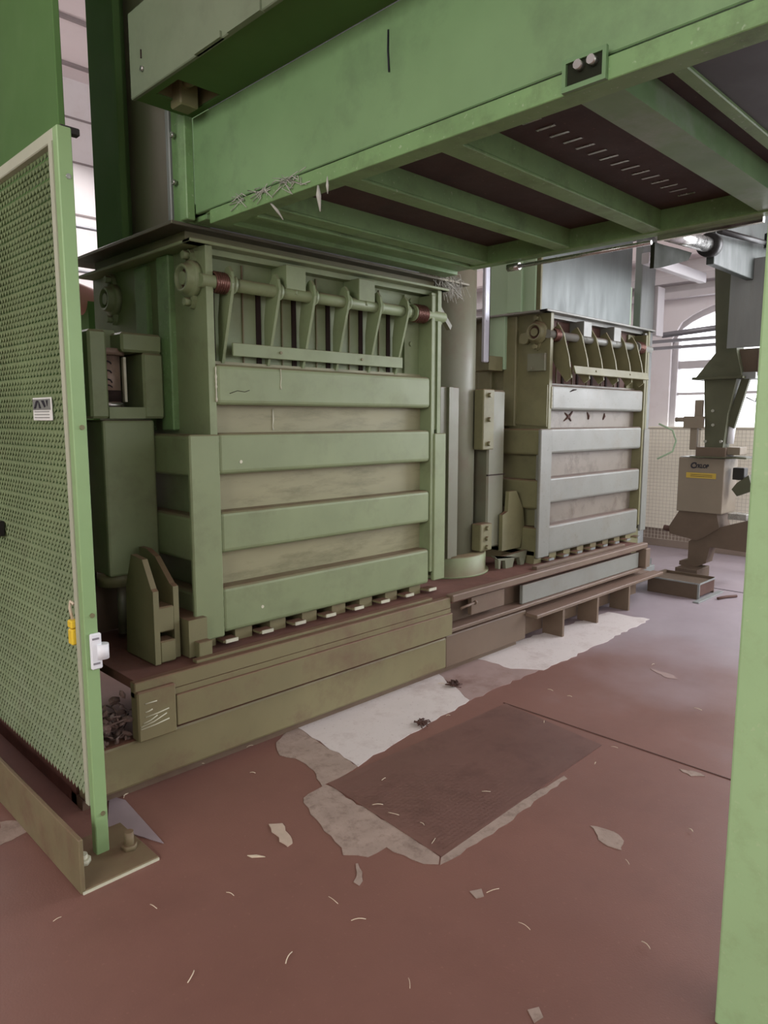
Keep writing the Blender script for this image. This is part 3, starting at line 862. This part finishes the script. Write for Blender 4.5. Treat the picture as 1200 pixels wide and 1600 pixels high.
# box duct above with soffit and open hatch
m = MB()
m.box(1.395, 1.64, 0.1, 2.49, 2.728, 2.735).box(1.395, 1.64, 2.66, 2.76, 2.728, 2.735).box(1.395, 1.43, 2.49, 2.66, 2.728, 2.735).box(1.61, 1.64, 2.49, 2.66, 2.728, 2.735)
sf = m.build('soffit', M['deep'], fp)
m = MB().box(1.38, 1.398, 0.1, 2.76, 2.722, 3.03, 0.003).box(1.398, 1.64, 2.74, 2.76, 2.735, 3.03)
m.box(1.372, 1.39, 2.12, 2.28, 2.722, 2.742).box(1.372, 1.39, 1.9, 2.08, 2.72, 2.752)
m.build('fascia', M['fascia'], fp)
m = MB().box(1.42, 1.65, 2.48, 2.70, 2.86, 2.87).box(1.42, 1.43, 2.49, 2.66, 2.736, 2.86).box(1.41, 1.65, 2.48, 2.49, 2.736, 2.86).box(1.41, 1.65, 2.66, 2.67, 2.736, 2.86).box(1.61, 1.62, 2.49, 2.66, 2.736, 2.86)
m.build('hatch_well', M['boxdark'], fp)
MB().box(1.50, 1.58, 2.60, 2.68, 2.70, 2.80, 0.006).cyl((1.53, 2.55, 2.78), (1.53, 2.62, 2.78), 0.02, n=10).build('hatch_fitting', M['boxdark'], fp)
MB().cyl((1.37, 2.655, 2.80), (1.382, 2.655, 2.80), 0.010, n=8).build('screw', M['steel'], fp)
for y, z in ((2.66, 2.84), ):
    MB().box(1.376, 1.381, y, y + 0.005, z, z + 0.03).build('scratch', M['slot'], fp)
MB().tube([(1.638, 1.62, 2.66), (1.636, 1.62, 2.60), (1.636, 1.615, 2.54)], 0.003, 6).build('hanging_wire', M['ink'], fp)

# front support post
sp = thing('support_post', 'light green square steel post at the right edge holding up the feed platform', 'post', (1.785, 0.485, 0))
MB().box(1.72, 1.85, 0.418, 0.55, 0.0, 2.285, 0.006, 2).build('tube', M['post'], sp)

# ------------------------------------------------------------------ mesh guard panel
fe = thing('mesh_guard_panel', 'green expanded-metal guard panel in a tube frame at the left', 'guard panel', (0.94, 2.33, 0))
m = MB().box(0.912, 0.957, 2.31, 2.345, 0.005, 2.385, 0.003)
stile = m.build('frame_stile', M['stile'], fe)
for z in (2.24, 1.475, 0.855, 0.155):
    MB().cyl((0.94, 2.312, z), (0.94, 2.306, z), 0.008, n=10).build('screw', M['steel'] if z > 2 else M['boxdark'], stile)
m = MB().box(0.912, 0.957, 2.345, 4.2, 2.345, 2.385, 0.003).box(0.908, 0.94, 2.345, 2.372, 0.18, 2.345)
m.build('frame_rail', M['framepale'], fe)
MB().box(0.93, 0.99, 2.325, 2.35, 2.372, 2.395, 0.003).build('top_clip', M['black'], fe)
# expanded metal: rows of slanted leaf-shaped strands, with a darker open row every third one
m = MB()
ph, pw = 0.0185, 0.030
z = 0.19
row = 0
while z < 2.335:
    y = 2.374 + (pw / 2 if row % 2 else 0)
    k = 0
    while y < 3.75:
        tilt = 0.006
        top = 0.93 - tilt
        # one strand link: from (y, z) up to (y+pw/2, z+ph) and down again, as two flat slanted ribbons
        w = 0.0082
        x0, x1 = 0.926, 0.938
        a = (y, z)
        b = (y + pw / 2, z + ph)
        c = (y + pw, z)
        for (p, q) in ((a, b), (b, c)):
            m.quad((x0, p[0], p[1] - w), (x0, q[0], q[1] - w), (x1, q[0], q[1] + w), (x1, p[0], p[1] + w))
        y += pw
        k += 1
    z += ph
    row += 1
    if row % 3 == 0:
        z += 0.0055
mesh = m.build('expanded_mesh', M['mesh'], fe)
# kick board, foot plate
MB().box(0.795, 0.81, 2.155, 4.2, 0.0, 0.185, 0.003).build('kick_board', M['foot'], fe)
ftp = MB().box(0.80, 1.06, 2.155, 2.45, 0.0, 0.012, 0.002).build('foot_plate', M['foot'], fe)
MB().box(0.80, 1.06, 2.150, 2.156, 0.0, 0.008).build('worn_edge', M['wornedge'], ftp)
MB().cyl((1.01, 2.27, 0.012), (1.01, 2.27, 0.075), 0.016, n=12).cyl((1.01, 2.27, 0.012), (1.01, 2.27, 0.03), 0.026, n=6).build('anchor_bolt', M['foot'], ftp)
MB().cyl((0.86, 2.30, 0.012), (0.86, 2.30, 0.045), 0.016, n=12).cyl((0.86, 2.30, 0.012), (0.86, 2.30, 0.03), 0.026, n=6).build('anchor_bolt', M['wornedge'], ftp)
# maker's sign on the mesh
sg = MB().box(0.919, 0.923, 2.50, 2.672, 1.497, 1.575, 0.001).build('sign', M['label'], fe)
MB().box(0.917, 0.9195, 2.508, 2.665, 1.533, 1.570).build('sign_band', M['greylabel'], sg)
for (pts) in ([(2.655, 1.538), (2.63, 1.565), (2.612, 1.565), (2.637, 1.538)], [(2.612, 1.565), (2.60, 1.555), (2.588, 1.538), (2.604, 1.538)],
              [(2.585, 1.565), (2.56, 1.565), (2.545, 1.545), (2.555, 1.541)], [(2.54, 1.565), (2.525, 1.565), (2.53, 1.545)]):
    MB().prism(pts, 0.9155, 0.917, 'x').build('sign_mark', M['ink'], sg)
for z in (1.507, 1.517, 1.527):
    MB().box(0.917, 0.9192, 2.52, 2.655, z - 0.0012, z + 0.0012).build('sign_line', M['greylabel'], sg)
# safety switch and padlock
sw = MB().box(0.925, 0.962, 2.296, 2.31, 0.672, 0.795, 0.004).build('safety_switch', M['white'], fe)
MB().cyl((0.965, 2.302, 0.705), (0.965, 2.302, 0.755), 0.021, n=20).build('switch_roller', M['white'], sw)
for z in (0.69, 0.775):
    MB().box(0.93, 0.952, 2.293, 2.297, z, z + 0.006).build('switch_rib', M['rail'], sw)
lkk = MB().box(0.895, 0.925, 2.376, 2.41, 0.745, 0.80, 0.005).box(0.895, 0.925, 2.376, 2.41, 0.803, 0.83, 0.004)
lkk.build('yellow_latch', M['yellowlock'], fe, label='yellow plastic latch on the mesh beside the stile')
MB().tube([(0.91, 2.40, 0.83), (0.905, 2.405, 0.87), (0.905, 2.395, 0.895), (0.91, 2.38, 0.885)], 0.005, 6).build('latch_loop', M['straw'], fe)
for z in (1.90, 1.035):
    MB().box(0.895, 0.925, 3.08, 3.2, z, z + 0.06, 0.004).build('hinge', M['black'], fe)

# scrap sheet lying behind the guard panel's foot
m = MB().prism([(1.116, 2.225), (1.02, 2.47), (1.12, 2.68), (1.15, 2.60)], 0.001, 0.004, 'z')
tag(m.build('scrap_sheet', M['scrap'], loc=(1.1, 2.45, 0.0)), 'pointed lilac-grey sheet scrap on the floor behind the foot plate', 'scrap')

# tall dark green guard sheet behind the mesh
gs = thing('green_guard_sheet', 'tall plain dark green sheet guard rising behind the mesh panel at top left', 'guard sheet', (1.12, 3.4, 0))
MB().box(1.10, 1.125, 2.765, 4.6, 0.201, 4.4, 0.003).build('sheet', M['deep'], gs)

# ------------------------------------------------------------------ upper part of the far press
us = thing('far_press_shaft', 'galvanised sheet shaft with pale green flank above the far baling box', 'press frame', (4.45, 2.9, 2.26))
MB().box(4.45, 5.80, 2.88, 2.90, 2.262, 3.4).build('front_sheet', M['shaftsheet'], us)
MB().box(4.40, 4.42, 2.90, 3.30, 2.262, 3.4).build('flank_panel', M['palegreen'], us)
MB().box(4.425, 4.448, 2.87, 2.92, 2.262, 3.4, 0.003).build('corner_strip', M['boxdark'], us)
MB().box(4.38, 4.41, 3.0, 3.12, 2.262, 3.4, 0.003).build('flank_rib', M['palegreen'], us)
MB().box(4.421, 5.8, 3.305, 3.33, 2.262, 3.4).build('rear_sheet', M['palegreen'], us)
MB().box(5.801, 5.84, 2.89, 3.30, 2.262, 2.60).build('flank_panel', M['palegreen'], us)
MB().box(5.84, 6.2, 3.1, 3.14, 2.262, 2.66).build('rear_sheet', M['palegreen'], us)

gp = thing('grey_end_post', 'pale grey sheet-steel end post right of the far baling box', 'post', (6.26, 3.0, 0))
MB().box(6.10, 6.36, 2.93, 3.0, 0.21, 3.1, 0.006).build('sheet_cover', M['galv'], gp)
MB().box(6.36, 6.40, 2.97, 3.05, 0.21, 2.75, 0.004).build('side_strip', M['whiteframe'], gp)
MB().box(6.36, 6.50, 2.90, 2.95, 2.25, 2.68, 0.004).build('edge_guard', M['whiteframe'], gp)
MB().box(6.0, 6.36, 2.85, 3.2, 3.1, 3.5, 0.006).build('head_block', M['mdark'], gp)

# ------------------------------------------------------------------ strapping machine
st = thing('strapping_machine', 'grey strapping head on a dark green arm at the far right, with a yellow sticker', 'strapping machine', (6.95, 2.6, 0))
cab = MB().box(6.80, 7.15, 2.40, 2.82, 0.63, 1.145, 0.008, 2).build('cabinet', M['machine'], st)
MB().box(6.795, 6.80, 2.468, 2.74, 0.955, 1.005).build('sticker', M['yellow'], cab, label='yellow warning sticker')
for z in (0.985, 0.970):
    MB().box(6.7935, 6.795, 2.50, 2.70, z, z + 0.004).build('sticker_line', M['ink'], cab)
text_mesh('lettering', 'C', 0.075, 0.001, M['ink'], cab, (6.797, 2.708, 1.048), (PI / 2, 0, -PI / 2), 0.15, 1.0, 0.003)
text_mesh('lettering', 'YKLOP', 0.048, 0.001, M['ink'], cab, (6.797, 2.662, 1.052), (PI / 2, 0, -PI / 2), 0.15, 0.82, 0.002)
MB().box(6.81, 7.1, 2.60, 2.81, 1.145, 1.153).build('top_plate', M['steel'], st)
# arm and head
m = MB().prism([(2.44, 2.96), (2.60, 2.96), (2.545, 2.1), (2.70, 1.90), (2.72, 1.875), (2.30, 1.86), (2.36, 2.1), (2.40, 2.5)], 6.82, 7.0, 'x')
m.build('arm', M['mdark'], st)
m = MB().prism([(2.625, 1.87), (2.34, 1.87), (2.40, 1.55), (2.425, 1.24), (2.585, 1.24), (2.60, 1.5)], 6.80, 6.96, 'x')
nk = m.build('neck', M['mdark'], st)
for y, z in ((2.53, 1.58), (2.52, 1.45), (2.58, 1.30), (2.44, 1.30)):
    MB().cyl((6.785, y, z), (6.80, y, z), 0.014, n=8).build('bolt', M['steel'], nk)
MB().box(6.76, 7.0, 2.72, 2.28, 1.865, 1.885, 0.002).build('flange', M['mdark'], st)
MB().prism([(2.25, 1.87), (2.32, 1.87), (2.43, 1.45), (2.36, 1.42)], 6.86, 6.90, 'x').build('strut', M['mdark'], st)
MB().cyl((6.9, 2.40, 1.28), (6.9, 2.38, 1.56), 0.032, n=16).build('air_cylinder', M['white'], st)
MB().box(6.78, 6.82, 2.655, 2.72, 1.22, 1.46, 0.003).box(6.78, 6.82, 2.62, 2.69, 1.48, 1.68, 0.003).build('side_plate', M['machine'], st)
MB().box(6.76, 6.80, 2.60, 2.78, 1.42, 1.53, 0.003).cyl((6.78, 2.78, 1.50), (6.78, 2.86, 1.50), 0.022, n=12).build('actuator', M['machine'], st)
MB().box(6.78, 7.0, 2.39, 2.66, 1.15, 1.245, 0.004).build('mount_block', M['mbrown'], st)
MB().box(6.82, 7.0, 2.28, 2.40, 1.18, 1.25, 0.004).build('valve_block', M['machine'], st)
MB().box(6.75, 7.1, 2.20, 2.70, 1.150, 1.162).build('shelf', M['mdark'], st)
MB().box(6.9, 7.2, 2.20, 2.36, 2.12, 1.90, 0.01).build('motor', M['mbrown'], st)
MB().box(6.85, 7.1, 2.20, 2.36, 1.86, 1.92, 0.003).build('motor_plate', M['galv'], st)
MB().box(6.76, 6.775, 2.15, 2.43, 2.13, 2.88, 0.002).build('hanging_sheet', M['galv'], st)
MB().box(6.9, 7.0, 2.26, 2.36, 0.95, 1.06, 0.004).build('control_box', M['black'], st)
MB().prism([(2.22, 1.0), (2.32, 0.92), (2.36, 0.86), (2.31, 0.80), (2.18, 0.86)], 6.9, 6.98, 'x').build('clamp', M['mdark'], st)
# lower jaw
MB().prism([(2.80, 0.63), (2.45, 0.63), (2.42, 0.50), (2.55, 0.40), (2.62, 0.36), (2.88, 0.40), (2.89, 0.47)], 6.82, 7.1, 'x').build('jaw', M['mbrown'], st)
MB().cyl((6.9, 2.88, 0.43), (6.9, 2.97, 0.44), 0.028, n=14).build('jaw_pin', M['recess'], st)
MB().prism([(2.70, 0.34), (2.55, 0.46), (2.15, 0.60), (2.15, 0.30), (2.50, 0.31), (2.53, 0.15), (2.62, 0.10), (2.78, 0.10), (2.78, 0.14), (2.70, 0.16)], 6.84, 7.0, 'x').build('foot_arm', M['mbrown'], st)
MB().box(6.7, 7.0, 2.55, 2.76, 0.0, 0.10, 0.004).build('foot', M['mbrown'], st)
MB().box(6.85, 7.0, 2.20, 2.36, 0.585, 0.64, 0.003).build('side_bar', M['steel'], st)
MB().tube([(6.95, 2.30, 1.70), (6.95, 2.22, 1.66), (6.95, 2.2, 1.75), (6.95, 2.21, 1.86)], 0.006, 8).build('hose', M['rail'], st)

# low steel tray on the floor
tr_ = thing('low_steel_tray', 'low open steel box on the floor at the foot of the strapping machine', 'steel box', (6.16, 2.42, 0))
MB().box(6.0, 6.33, 2.27, 2.68, 0.11, 0.118).box(5.985, 6.0, 2.27, 2.70, 0.0, 0.135, 0.002).box(6.0, 6.33, 2.68, 2.70, 0.0, 0.145).box(6.33, 6.342, 2.262, 2.70, 0.0, 0.14).build('tray_body', M['mbrown'], tr_)
MB().box(6.0, 6.33, 2.262, 2.27, 0.02, 0.13).build('front_plate', M['recess'], tr_)
MB().box(6.0, 6.33, 2.252, 2.261, 0.122, 0.136, 0.001).box(5.986, 5.999, 2.252, 2.269, 0.0, 0.132).box(5.978, 5.9845, 2.26, 2.7, 0.127, 0.139).build('pale_edging', M['galv'], tr_)
MB().box(5.85, 6.4, 2.20, 2.25, 0.0, 0.012, 0.002).build('skid', M['galv'], tr_)
MB().tube([(6.1, 2.14, 0.012), (6.2, 2.11, 0.014), (6.3, 2.06, 0.012)], 0.012, 8).build('cable_end', M['recess'], tr_)

# overhead roller and gantry
og = thing('overhead_gantry', 'dark green gantry with a shiny roller under the ceiling, above the strapping machine', 'gantry', (5.9, 2.3, 2.8))
MB().prism([(5.02, 2.56), (5.16, 2.585), (5.60, 2.70), (5.66, 2.765), (5.42, 2.755), (5.17, 2.74), (5.02, 2.735)], 2.33, 2.36, 'y').build('bracket', M['gantry'], og)
MB().cyl((4.95, 2.26, 2.785), (5.78, 2.26, 2.83), 0.055, n=28).build('roller', M['steel'], og)
MB().lathe([(0, 0.085), (0.05, 0.09), (0.1, 0.085), (0.10, 0.06), (0.14, 0.05)], (5.76, 2.26, 2.83), (1, 0, 0.06), 28).build('bearing_housing', M['black'], og)
MB().box(5.86, 7.3, 2.24, 2.30, 2.70, 3.3, 0.004).build('side_plate', M['gsheet'], og)
MB().box(5.3, 6.4, 2.5, 2.56, 2.66, 2.74, 0.004).build('cross_rail', M['whiteframe'], og)
MB().cyl((5.7, 2.15, 2.90), (7.3, 2.15, 3.03), 0.022, n=12).build('hose', M['black'], og)
MB().cyl((6.75, 2.12, 2.94), (6.75, 2.12, 3.06), 0.05, n=14).build('hose_clamp', M['black'], og)

# conveyor rails in front of the window
cr = thing('window_conveyor', 'grey conveyor rails with a small red signal lamp crossing in front of the arched window', 'conveyor', (7.6, 2.9, 2.3))
MB().tube([(7.5, 3.35, 2.38), (7.5, 2.2, 2.44)], 0.03, 10).build('belt_roll', M['rail'], cr)
MB().box(7.46, 7.52, 2.0, 3.6, 2.30, 2.33).box(7.46, 7.52, 2.0, 3.6, 2.23, 2.26).build('side_rails', M['rail'], cr)
MB().cyl((7.5, 2.72, 2.44), (7.5, 2.72, 2.50), 0.03, n=12).build('signal_lamp', M['red'], cr)
MB().box(7.46, 7.52, 3.5, 3.56, 0.0, 2.3).build('leg', M['rail'], cr)
MB().box(7.46, 7.52, 2.05, 2.11, 0.0, 2.3).build('leg', M['rail'], cr)

# wire mesh fence before the far wall
wf = thing('wire_fence', 'pale wire mesh fence standing before the cream wall at the far right', 'fence', (7.9, 3.2, 0))
m = MB()
for i in range(44):
    y = 2.35 + i * 0.04
    m.box(7.90, 7.903, y, y + 0.003, 0.15, 1.40)
for i in range(32):
    z = 0.15 + i * 0.04
    m.box(7.9032, 7.906, 2.35, 4.1, z, z + 0.003)
m.build('wire_mesh', M['wire'], wf)
MB().box(7.895, 7.925, 2.35, 4.1, 1.39, 1.41).box(7.895, 7.925, 3.05, 3.07, 0, 1.4).box(7.895, 7.925, 4.08, 4.1, 0, 1.4).box(7.895, 7.925, 2.35, 2.37, 0, 1.4).build('wire_frame', M['wire'], wf)
MB().box(8.22, 8.26, 2.3, 4.3, 0.22, 1.42).build('backing_board', mat('cream_board', srgb(238, 234, 218), 0.7, var=0.04), wf)
hs = MB().tube([(6.62, 2.95, 1.46), (6.72, 2.86, 1.40), (6.74, 2.83, 1.30), (6.72, 2.85, 1.20), (6.62, 2.95, 1.13)], 0.009, 8)
tag(hs.build('air_hose', M['palegreen'], loc=(6.65, 2.9, 1.3)), 'pale looped air hose beside the grey end post', 'hose')

# ------------------------------------------------------------------ left background
rl = thing('gallery_railing', 'thin grey gallery railing on the far back wall, left of the near press', 'railing', (3.8, 8.6, 2.9))
m = MB()
for z in (3.72, 3.22, 3.0):
    m.cyl((2.2, 8.6, z), (5.6, 8.6, z), 0.02, n=10)
m.build('handrails', M['rail'], rl)
for x in (2.6, 3.35, 4.1, 4.85):
    MB().cyl((x, 8.6, 2.9), (x, 8.6, 3.72), 0.025, n=10).build('baluster', M['rail'], rl)
MB().box(2.0, 6.0, 8.5, 8.98, 2.82, 2.9).build('gallery_slab', M['ceil'], rl)
pi = thing('red_pipe', 'faded red pipe stub showing behind the rear bearing of the near baling box', 'pipe', (1.9, 5.0, 2.3))
MB().cyl((2.02, 5.05, 2.34), (2.30, 5.05, 2.27), 0.10, n=24).build('pipe_body', M['pipe'], pi)
MB().cyl((2.28, 5.05, 2.275), (2.34, 5.05, 2.26), 0.13, n=24).build('pipe_flange', M['pipe'], pi)
MB().box(2.1, 2.3, 4.95, 5.15, 0.0, 2.3).build('pipe_stand', M['deep'], pi)

# ------------------------------------------------------------------ lint, straws, scraps
def strand(name, pts, r, label, group=None, loc=None):
    o = MB().tube(pts, r, 5).build(name, M['lint'], loc=loc or pts[0])
    tag(o, label, 'lint', group)
    return o


strand('lint_strand', [(1.63, 1.945, 2.285), (1.628, 1.94, 2.25), (1.632, 1.938, 2.20)], [0.003, 0.009, 0.002], 'long lint wisp hanging lowest from the platform edge')
strand('lint_strand', [(1.625, 1.89, 2.30), (1.622, 1.888, 2.27), (1.625, 1.89, 2.245)], [0.002, 0.005, 0.0015], 'short lint wisp hanging just right of the longest one')
strand('lint_strand', [(1.625, 2.23, 2.30), (1.66, 2.215, 2.262), (1.675, 2.20, 2.23)], [0.002, 0.006, 0.0015], 'lint wisp with a white curl near the platform corner')
m = MB()
rn = random.Random(11)
for i in range(38):
    y = rn.uniform(2.02, 2.42)
    z = 2.335 + rn.uniform(-0.015, 0.012)
    m.tube([(1.622, y, z), (1.616, y + rn.uniform(-.04, .04), z + rn.uniform(-.03, .015)), (1.62, y + rn.uniform(-.08, .08), z + rn.uniform(-.05, .02))], 0.0016, 4)
tag(m.build('lint_fringe', M['lint'], loc=(1.62, 2.3, 2.33)), 'fringe of tangled lint caught on the platform edge angle by the corner post', 'lint', kind='stuff')
m = MB()
for i in range(90):
    x, y, z = 3.36 + rn.gauss(0, 0.05), 2.84 + rn.gauss(0, 0.02), 2.345 + rn.gauss(0, 0.015)
    m.tube([(x, y, z), (x + rn.uniform(-.02, .05), y - rn.uniform(0, .02), z - rn.uniform(0, .05)), (x + rn.uniform(0, .1), y - rn.uniform(0, .03), z - rn.uniform(0.02, .14))], 0.0018, 4)
tag(m.build('lint_tuft', M['lint'], loc=(3.36, 2.84, 2.33)), 'tuft of grey lint hanging at the right end of the steel lip', 'lint', kind='stuff')

straws = [(1.63, 2.421), (1.274, 2.663), (1.16, 2.627), (1.466, 2.69), (1.987, 1.987), (1.824, 1.773), (1.802, 1.549), (1.599, 2.66), (0.927, 1.935),
          (0.696, 2.087), (0.867, 1.601), (1.829, 1.864), (1.854, 1.652), (1.73, 1.238), (1.849, 0.785), (2.74, 1.431), (3.343, 2.033), (3.337, 1.909),
          (2.954, 1.827), (2.942, 1.445), (2.675, 2.214), (2.989, 2.524), (4.151, 1.814), (1.339, 1.565), (1.093, 1.473), (1.668, 1.076), (2.175, 1.004),
          (2.52, 0.927), (3.655, 1.348), (2.207, 1.622), (1.337, 1.446), (1.129, 1.818), (1.267, 1.17), (1.337, 2.66), (1.511, 2.65), (1.765, 2.64)]
rn = random.Random(21)
for i, (x, y) in enumerate(straws):
    L_ = rn.uniform(0.02, 0.05)
    a = rn.uniform(0, PI)
    bx = rn.uniform(-0.3, 0.3)
    pts = [(x + math.cos(a + bx * (t - 0.5)) * L_ * (t - 0.5), y + math.sin(a + bx * (t - 0.5)) * L_ * (t - 0.5), 0.0075 + 0.003 * math.sin(t * PI)) for t in (0, 0.25, 0.5, 0.75, 1)]
    o = MB().tube(pts, rn.uniform(0.0009, 0.0018), 5).build('fibre_scrap', M['straw'], loc=(x, y, 0.006))
    tag(o, 'thin pale fibre scrap lying on the red floor', 'scrap', 'pale fibre scraps scattered on the floor')
for nm, pts, lab in (('paper_scrap', [(1.325, 1.905), (1.31, 1.935), (1.285, 1.955), (1.29, 1.935)], 'small pale paper sliver on the red floor below the T-shaped chip'),
                     ('paper_scrap', [(1.16, 2.64), (1.20, 2.66), (1.27, 2.675), (1.23, 2.655)], 'pale paper sliver against the foot of the base beam')):
    o = MB().prism(pts, 0.001, 0.004, 'z').build(nm, M['straw'], loc=(pts[0][0], pts[0][1], 0.0))
    tag(o, lab, 'scrap')
cl = MB()
for i in range(26):
    cl.tube([(2.50 + rn.gauss(0, .018), 2.24 + rn.gauss(0, .018), 0.006 + rn.random() * 0.02) for _ in range(3)], 0.003, 4)
tag(cl.build('dirt_clump', M['recess'], loc=(2.5, 2.24, 0.003)), 'dark clump of matted dirt on the edge of the white screed strip nearest the camera', 'debris')
cl = MB()
for i in range(26):
    cl.tube([(3.02 + rn.gauss(0, .03), 2.46 + rn.gauss(0, .02), 0.006 + rn.random() * 0.02) for _ in range(3)], 0.003, 4)
tag(cl.build('dirt_clump', M['recess'], loc=(3.02, 2.46, 0.003)), 'dark clump of matted dirt in the middle of the screed strip by the base beam', 'debris')
